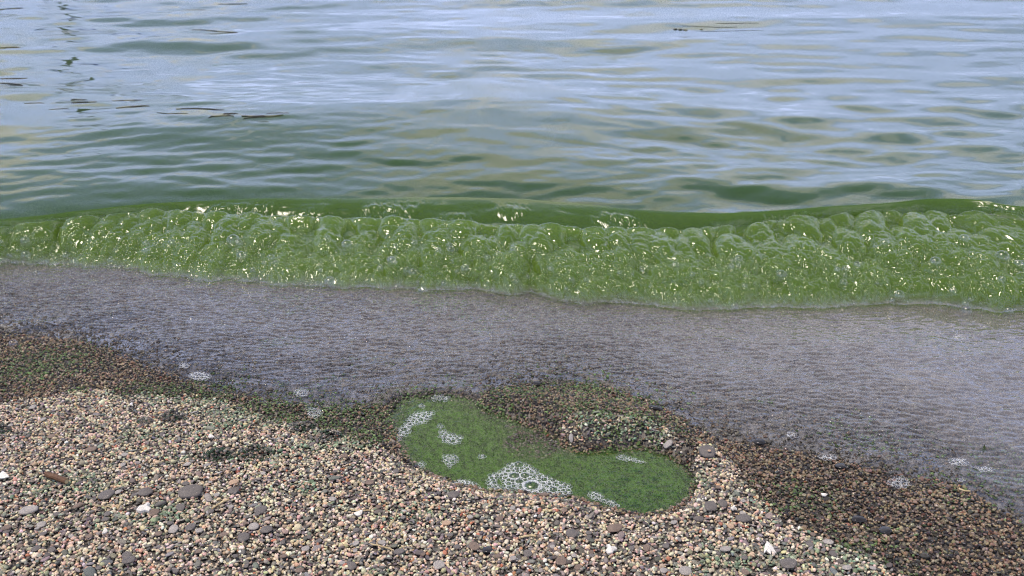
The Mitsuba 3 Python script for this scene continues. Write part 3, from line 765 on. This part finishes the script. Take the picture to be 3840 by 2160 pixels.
def foam_patch(outline, label, z, large=(), rmin=.0005, rmax=.0026, fill=1.0, seed=0, parts=True, small=1.0):
    """A lace of froth: packed bubbles, each with its film and rim, and fine froth between them."""
    g = np.random.RandomState(seed)
    w = F([p[0] for p in outline], [p[1] for p in outline], z if np.isscalar(z) else Z_SHORE)[:, :2]
    lo, hi = w.min(0), w.max(0)
    zz = (lambda x, y: z) if np.isscalar(z) else z
    C = [(*F(px, py, POOL_Z if np.isscalar(z) else Z_SHORE)[:2], wpx / 2 / 3688 * 1.12) for px, py, wpx in large]
    area_ = (hi - lo).prod()
    rads = np.sort(rmin * (rmax / rmin) ** (g.rand(int(area_ / 0.6e-5 * small * 6)) ** 1.6))[::-1]
    tries = lo + g.rand(len(rads), 4, 2) * (hi - lo)
    ins = signed(w, tries[..., 0], tries[..., 1])
    CA = np.array(C + [(9.0, 9.0, 0.0)])
    for k, r in enumerate(rads):
        for c, e in zip(tries[k], ins[k]):
            if e > -r * .3 and (((CA[:, :2] - c) ** 2).sum(1) > (CA[:, 2] + r) ** 2 * .97).all():
                CA = np.vstack([CA, [[c[0], c[1], r]]])
                break
    CA = CA[CA[:, 0] < 8]
    C = [tuple(a) for a in CA]
    t = thing('foam_patch', label, 'foam')
    froth = []
    for x, y, r in C:
        if r < 0.0017 or not parts:
            froth.append(ring_mesh(x, y, zz(x, y) + .0003, r, 0.00012, 8))
    nf = int(area_ / 3.5e-7 * fill)
    p = lo + g.rand(nf, 2) * (hi - lo)
    edge = signed(w, p[:, 0], p[:, 1])
    dd, ii = cKDTree(CA[:, :2]).query(p, k=min(6, len(CA)))
    gap = (dd.reshape(nf, -1) - CA[ii.reshape(nf, -1), 2]).min(1)
    p = p[(gap > -.0001) & (edge > -.0008 * g.rand(nf)) & (g.rand(nf) < np.clip(.25 + edge * 300, 0, 1))]
    if len(p):
        r_ = g.uniform(.0002, .00045, len(p))
        zs = np.array([zz(a, b) for a, b in p]) if not np.isscalar(z) else np.full(len(p), z)
        v, f, _ = grains(np.column_stack([p, zs + .0003]), np.stack([r_ * 2] * 3, -1), g.rand(len(p)) * 6, g.rand(len(p)), g.rand(len(p)) * 6, np.ones((len(p), 3)), 3, OV, OF)
        froth.append((v, f))
    add('froth', join(froth), 'froth', t, smooth=True, kind='stuff')
    if parts:
        for x, y, r in C:
            if r >= 0.0017:
                b = add('bubble', dome_mesh(x, y, zz(x, y) + .0002, r * .97, .8 if r < .006 else .55), 'bubble_skin', t, smooth=True)
                add('rim', ring_mesh(x, y, zz(x, y) + .0003, r, 0.00013 if r < .004 else .00022, 16), 'froth', b, smooth=True)
    return t


def c5(pts):
    return [(1280 + a / 1.725, 1320 + b / 1.725) for a, b in pts]


PZf = POOL_Z + 0.0002
foam_patch(c5([(945, 880), (955, 800), (1000, 785), (1090, 725), (1150, 712), (1210, 730), (1290, 790), (1400, 835), (1475, 860), (1490, 915), (1440, 945), (1330, 930), (1200, 905), (1100, 885), (1060, 895), (1040, 830), (1010, 800), (1000, 840), (1040, 890), (1000, 900)]),
           'largest white foam patch on the puddle, with big clear bubbles, by its near rim', PZf,
           [(*c5([(1235, 868)])[0], 70), (*c5([(1118, 802)])[0], 42), (*c5([(1188, 802)])[0], 34), (*c5([(1150, 840)])[0], 30), (*c5([(1148, 733)])[0], 38), (*c5([(1372, 893)])[0], 32), (*c5([(1312, 828)])[0], 24), (*c5([(1082, 855)])[0], 20), (*c5([(1135, 758)])[0], 18), (*c5([(1078, 773)])[0], 18), (*c5([(1420, 850)])[0], 18), (*c5([(1395, 865)])[0], 18)], seed=1, fill=1.3)
foam_patch(c5([(415, 460), (440, 415), (490, 390), (600, 385), (575, 430), (530, 465), (470, 470), (440, 490)]), 'bubbly foam patch at the puddle\'s upper left, pointing right', PZf, [(*c5([(515, 442)])[0], 24), (*c5([(465, 440)])[0], 16), (*c5([(495, 425)])[0], 16)], seed=2)
foam_patch(c5([(365, 540), (385, 490), (420, 465), (450, 490), (440, 530), (400, 545), (370, 580)]), 'narrow foam patch at the puddle\'s left rim, under the pointed one', PZf, [(*c5([(408, 505)])[0], 28)], seed=3, fill=.8)
foam_patch(c5([(632, 510), (655, 505), (700, 530), (785, 548), (765, 590), (720, 598), (660, 580), (640, 550)]), 'wedge of foam with one big bubble in the puddle\'s left half', PZf, [(*c5([(718, 580)])[0], 26)], seed=4)
foam_patch(c5([(630, 470), (645, 465), (658, 485), (645, 497), (632, 490)]), 'tiny foam fleck just above the wedge of foam', PZf, seed=5)
foam_patch(c5([(655, 675), (690, 665), (740, 668), (758, 690), (740, 720), (700, 750), (665, 715)]), 'rounded foam patch of loose bubbles below the wedge', PZf, [(*c5([(715, 708)])[0], 20), (*c5([(672, 690)])[0], 14), (*c5([(735, 685)])[0], 15), (*c5([(695, 738)])[0], 14)], seed=6, fill=.6)
foam_patch(c5([(890, 672), (912, 664), (930, 680), (915, 692), (895, 690)]), 'very small foam fleck in the middle of the puddle', PZf, seed=7, fill=.7)
foam_patch(c5([(720, 850), (760, 828), (820, 830), (870, 850), (905, 885), (860, 880), (800, 862), (740, 858)]), 'dense white streak of foam along the puddle\'s near left shore', PZf, [(*c5([(835, 860)])[0], 14)], seed=8, fill=2.0, rmax=.0018)
foam_patch(c5([(1585, 925), (1625, 905), (1670, 915), (1710, 955), (1760, 965), (1805, 1000), (1770, 1008), (1720, 985), (1680, 965), (1620, 950)]), 'thin foam trail of small bubbles at the puddle\'s lower right', PZf, [(*c5([(1665, 940)])[0], 13)], seed=9, fill=.55, rmax=.0022)
foam_patch(c5([(1775, 680), (1810, 668), (1870, 680), (1920, 695), (1965, 715), (1940, 722), (1880, 705), (1810, 700)]), 'sparse foam of tiny bubbles under the mound\'s edge', PZf, seed=10, fill=.35, rmax=.002)
foam_patch(c5([(490, 722), (520, 712), (542, 728), (530, 748), (500, 745)]), 'small foam fleck at the puddle\'s left shore', PZf, [(*c5([(515, 732)])[0], 15)], seed=11, fill=.6)
foam_patch(c5([(498, 352), (520, 338), (545, 350), (525, 360)]), 'small flat foam fleck near the puddle\'s inlet', PZf, [(*c5([(522, 349)])[0], 15)], seed=12, fill=.3)


def on_wet(x, y):
    return float(lie(x, y)) + 0.0032


def ell(px, py, w_, h_, n=9, seed=0):
    g = np.random.RandomState(seed)
    return [(px + math.cos(a) * w_ / 2 * g.uniform(.8, 1.1), py + math.sin(a) * h_ / 2 * g.uniform(.8, 1.1)) for a in np.arange(n) / n * 6.283]


for i, (px, py, w_, h_, fl, lab) in enumerate([
        (753, 1417, 82, 34, .8, 'lacy foam dome at the edge of the wet gravel on the left'),
        (693, 1381, 38, 20, .5, 'little foam bubble cluster above the lacy dome on the left'),
        (1130, 1482, 52, 30, .25, 'faint foam on the wet gravel midway between the lacy dome and the puddle'),
        (1180, 1560, 60, 40, .15, 'thin scattered bubbles on dark wet gravel left of the puddle'),
        (1650, 1483, 70, 16, .3, 'row of bubbles at the inlet above the puddle'),
        (2971, 1618, 44, 24, .25, 'small foam fleck on the wet gravel right of the mound'),
        (3105, 1712, 66, 22, .35, 'foam smear on the dark wet gravel, second from the mound at the right'),
        (3370, 1815, 90, 44, .25, 'bubbly foam on the black wet gravel at the right'),
        (3598, 1714, 74, 34, .7, 'white foam patch where the backwash ends at the right'),
        (3700, 1742, 60, 26, .4, 'foam patch nearest the right edge on the backwash rim'),
        (3610, 1792, 28, 12, .9, 'small white foam scrap on dark gravel under the white foam patch'),
        (3610, 1200, 52, 20, .5, 'foam fleck floating on the backwash under the wave at the right'),
        (2060, 1706, 1, 1, 0, None)]):
    if lab:
        foam_patch(ell(px, py, w_, h_, seed=i), lab, on_wet, seed=40 + i, fill=fl, rmax=.0028, small=.6)

# ------------------------------------------------------------------ single clear bubbles on the backwash and on the wave
SPH = trimesh.creation.icosphere(subdivisions=2)


def bubble(c, r, label, group=None):
    add('bubble', (np.array(SPH.vertices) * r + c, np.array(SPH.faces)), 'bubble_skin', smooth=True, label=label, category='bubble', group=group)


for px, py, wpx, lab in ((722, 1207, 44, 'clear bubble on the left backwash, the biggest of the three there'), (427, 1199, 34, 'clear bubble on the backwash left of the biggest one'),
                         (50, 1291, 36, 'clear bubble on wet gravel at the left edge'), (3623, 1168, 50, 'clear bubble on the water below the wave at the right'), (3780, 1168, 44, 'clear bubble below the wave nearest the right edge'),
                         (138, 1026, 26, 'small clear bubble just below the wave at the left')):
    w = F(px, py, Z_SHORE)
    z_ = float(lie(w[0], w[1])) + .004
    w = F(px, py, z_)
    bubble(np.array([w[0], w[1], z_]), wpx / 2 / 3688 * math.hypot(w[1], .62), lab)
rs = np.random.RandomState(88)
for k in range(110):
    i = int(len(tt) * rs.triangular(.40, .86, .93))
    j = rs.randint(int(.14 * len(bx)), int(.86 * len(bx)))
    r = float(np.clip(np.exp(rs.normal(math.log(.0055), .42)), .003, .013))
    zone = ('left third', 'middle', 'right third')[int(bx[j] > -0.3) + int(bx[j] > 0.3)]
    if bx[j] > 0.45 and rs.rand() < .5:
        r *= 1.3
    bubble(V[i, j] + np.array([0, ny[i, j], nz[i, j]]) * r * .25, r, f'clear bubble riding on the {zone} of the green wave\'s front', f'bubbles on the {zone} of the wave front')

# ------------------------------------------------------------------ added thin stems in place of dark streaks, and floating crumbs on the lake
def on_sea(px, py):
    z_ = 0.0
    for _ in range(4):
        w = F(px, py, z_)
        z_ = float(sea(w[0:1], w[1:2])[0])
    return np.array([w[0], w[1], z_])


for p0, p1, rad, lab in (((722, 118), (891, 121), .0026, 'dark straight streak alone on the water in the upper left'), ((816, 17), (930, 15), .0026, 'dark streak on the water nearest the top edge, left of centre'), ((692, 38), (769, 34), .0020, 'short dark streak on the water just left of the topmost one'),
                         ((655, 411), (841, 415), .0022, 'long thin streak on the water, left one of the lower cluster'), ((784, 440), (876, 435), .0024, 'tan-edged streak at the front left of the lower cluster'), ((905, 437), (1062, 435), .0030, 'thickest tan and black streak of the lower cluster'),
                         ((834, 428), (891, 427), .0020, 'short black streak behind the thickest one'), ((1000, 426), (1085, 424), .0014, 'faint thin streak at the right end of the lower cluster'), ((910, 450), (992, 447), .0016, 'small curved streak nearest the wave in the lower cluster'),
                         ((590, 423), (705, 426), .0015, 'thin dark streak left of the lower cluster'), ((436, 403), (555, 400), .0026, 'dark streak on the water left of the lower cluster, level and thick'), ((420, 382), (532, 380), .0022, 'olive streak just behind the level thick one'),
                         ((265, 373), (328, 374), .0018, 'small dark streak in the left group, the farthest one'), ((265, 391), (365, 392), .0024, 'olive-black streak in the middle of the left group'), ((89, 388), (168, 387), .0018, 'thin olive streak at the left of the left group'),
                         ((186, 412), (257, 407), .0014, 'faint slanting streak in front of the left group'), ((0, 296), (102, 294), .0026, 'dark olive streak on the water at the left edge, the straight one'), ((-8, 318), (84, 324), .0032, 'thick olive-brown streak at the left edge nearest the wave'),
                         ((-8, 180), (75, 178), .0034, 'knotty brown streak at the left edge in the upper water'), ((-8, 38), (85, 30), .0034, 'brown streak at the left edge near the top'), ((2686, 86), (2847, 84), .0018, 'thin grey streak on the water in the upper right, the farthest of three'),
                         ((2560, 93), (2760, 100), .0016, 'thin grey streak on the water in the upper right, left of the farthest'), ((2600, 117), (2865, 113), .0014, 'faint long streak on the water in the upper right, nearest of three')):
    a, b = on_sea(*p0), on_sea(*p1)
    t_ = np.linspace(0, 1, 9)[:, None]
    pts = a + (b - a) * t_
    g = np.random.RandomState(int(p0[0]) + 20)
    pts[:, :2] += g.normal(0, .0012, (9, 2)) + np.array([0, 1]) * (g.uniform(-.007, .007) * np.sin(t_ * 3.14))
    pts[:, 2] = sea(pts[:, 0], pts[:, 1]) + rad * .25
    add('streak_stem', tube(pts, rad * .75 * np.array([.6, .9, 1, .95, 1.05, 1, .95, .8, .45]), 7), 'dark_olive', smooth=True, label=lab, category='reed')
for px, py, r_, lab in ((2532, 110, .0058, 'leftmost of the tiny olive crumbs floating in the upper right'), (2551, 112, .0058, 'second of the tiny olive crumbs floating in the upper right'), (2571, 113, .0066, 'third and widest of the tiny olive crumbs floating in the upper right'),
                        (2630, 107, .0045, 'lone dark crumb floating right of the three olive ones')):
    c = on_sea(px, py)
    m_ = trimesh.creation.icosphere(subdivisions=1)
    g = np.random.RandomState(px)
    add('floating_crumb', (np.array(m_.vertices) * [r_ * 1.5, r_, r_ * .7] * (1 + g.uniform(-.25, .25, (len(m_.vertices), 1))) + c, np.array(m_.faces)), 'dark_olive', smooth=True, label=lab, category='crumb')

# ------------------------------------------------------------------ moored sailing boat beyond the frame: its mast and flag mirror in the water at the upper left
scene['boat_white'] = {'type': 'principled', 'roughness': 0.35, 'specular': 0.5, 'base_color': rgb(0.78, 0.78, 0.76)}
scene['boat_blue'] = {'type': 'principled', 'roughness': 0.6, 'specular': 0.3, 'base_color': rgb(0.03, 0.07, 0.30)}
scene['boat_mast'] = {'type': 'principled', 'roughness': 0.45, 'specular': 0.4, 'base_color': rgb(0.055, 0.05, 0.035)}
bo = np.array([-12.35, 28.0, 0.0])
boat = thing('sailing_boat', 'white moored sailing boat with a dark mast and a blue and white flag', 'boat')
st = np.linspace(0, 1, 13)
half_w = 1.05 * np.sin(np.pi * np.clip(st * .82 + .18, 0, 1)) ** .7
V_, F_ = [], []
for t_, w_ in zip(st, half_w):
    x_ = -3.4 + 6.8 * t_
    top = 0.75 + 0.25 * (1 - t_) ** 2
    for sgn, lev in ((-1, top), (-.92, .25), (-.45, -.25), (.45, -.25), (.92, .25), (1, top)):
        V_.append([x_, w_ * sgn, lev])
for i in range(12):
    for k in range(5):
        a = i * 6 + k
        F_ += [[a, a + 1, a + 7], [a, a + 7, a + 6]]
    a = i * 6
    F_ += [[a, a + 6, a + 11], [a, a + 11, a + 5]]
F_ += [[72, 73, 77], [73, 74, 77], [74, 75, 77], [75, 76, 77], [0, 5, 1], [1, 5, 4], [1, 4, 2], [2, 4, 3]]
hm = trimesh.Trimesh(np.array(V_), F_, process=False)
hm.fix_normals()
add('hull', (hm.vertices + bo, hm.faces), 'boat_white', boat, smooth=40)
cb = trimesh.creation.extrude_polygon(__import__('shapely').Polygon([(-1.6, -.6), (1.1, -.7), (1.1, .7), (-1.6, .6)]), .42)
add('cabin', (cb.vertices + bo + [0, 0, .78], cb.faces), 'boat_white', boat)
add('mast', tube([bo + [0, 0, .6], bo + [0, 0, 3.5], bo + [0.02, 0, 6.3]], [.095, .09, .06], 10), 'boat_mast', boat, smooth=True)
add('boom', tube([bo + [0, 0, 1.75], bo + [2.9, 0, 1.8]], .05, 8), 'boat_mast', boat, smooth=True)
add('sail_cover', tube([bo + [.1, 0, 1.93], bo + [1.4, 0, 1.98], bo + [2.7, 0, 1.92]], [.2, .16, .07], 10), 'boat_blue', boat, smooth=True)
for k, (z0, mt) in enumerate((((3.6), 'boat_blue'), ((3.86), 'boat_white'), ((4.1), 'boat_blue'))):
    gx_ = np.linspace(-.62, -.12, 9)
    V_ = np.array([[x_, .05 * math.sin(x_ * 14), z_] for z_ in (z0, z0 + .24) for x_ in gx_] + [[x_, .05 * math.sin(x_ * 14) + .012, z_] for z_ in (z0, z0 + .24) for x_ in gx_])
    F_ = [[i, i + 1, i + 10] for i in range(8)] + [[i, i + 10, i + 9] for i in range(8)]
    F_ += [[a + 18, c + 18, b + 18] for a, b, c in F_]
    add('flag_stripe', (V_ + bo, np.array(F_)), mt, boat)
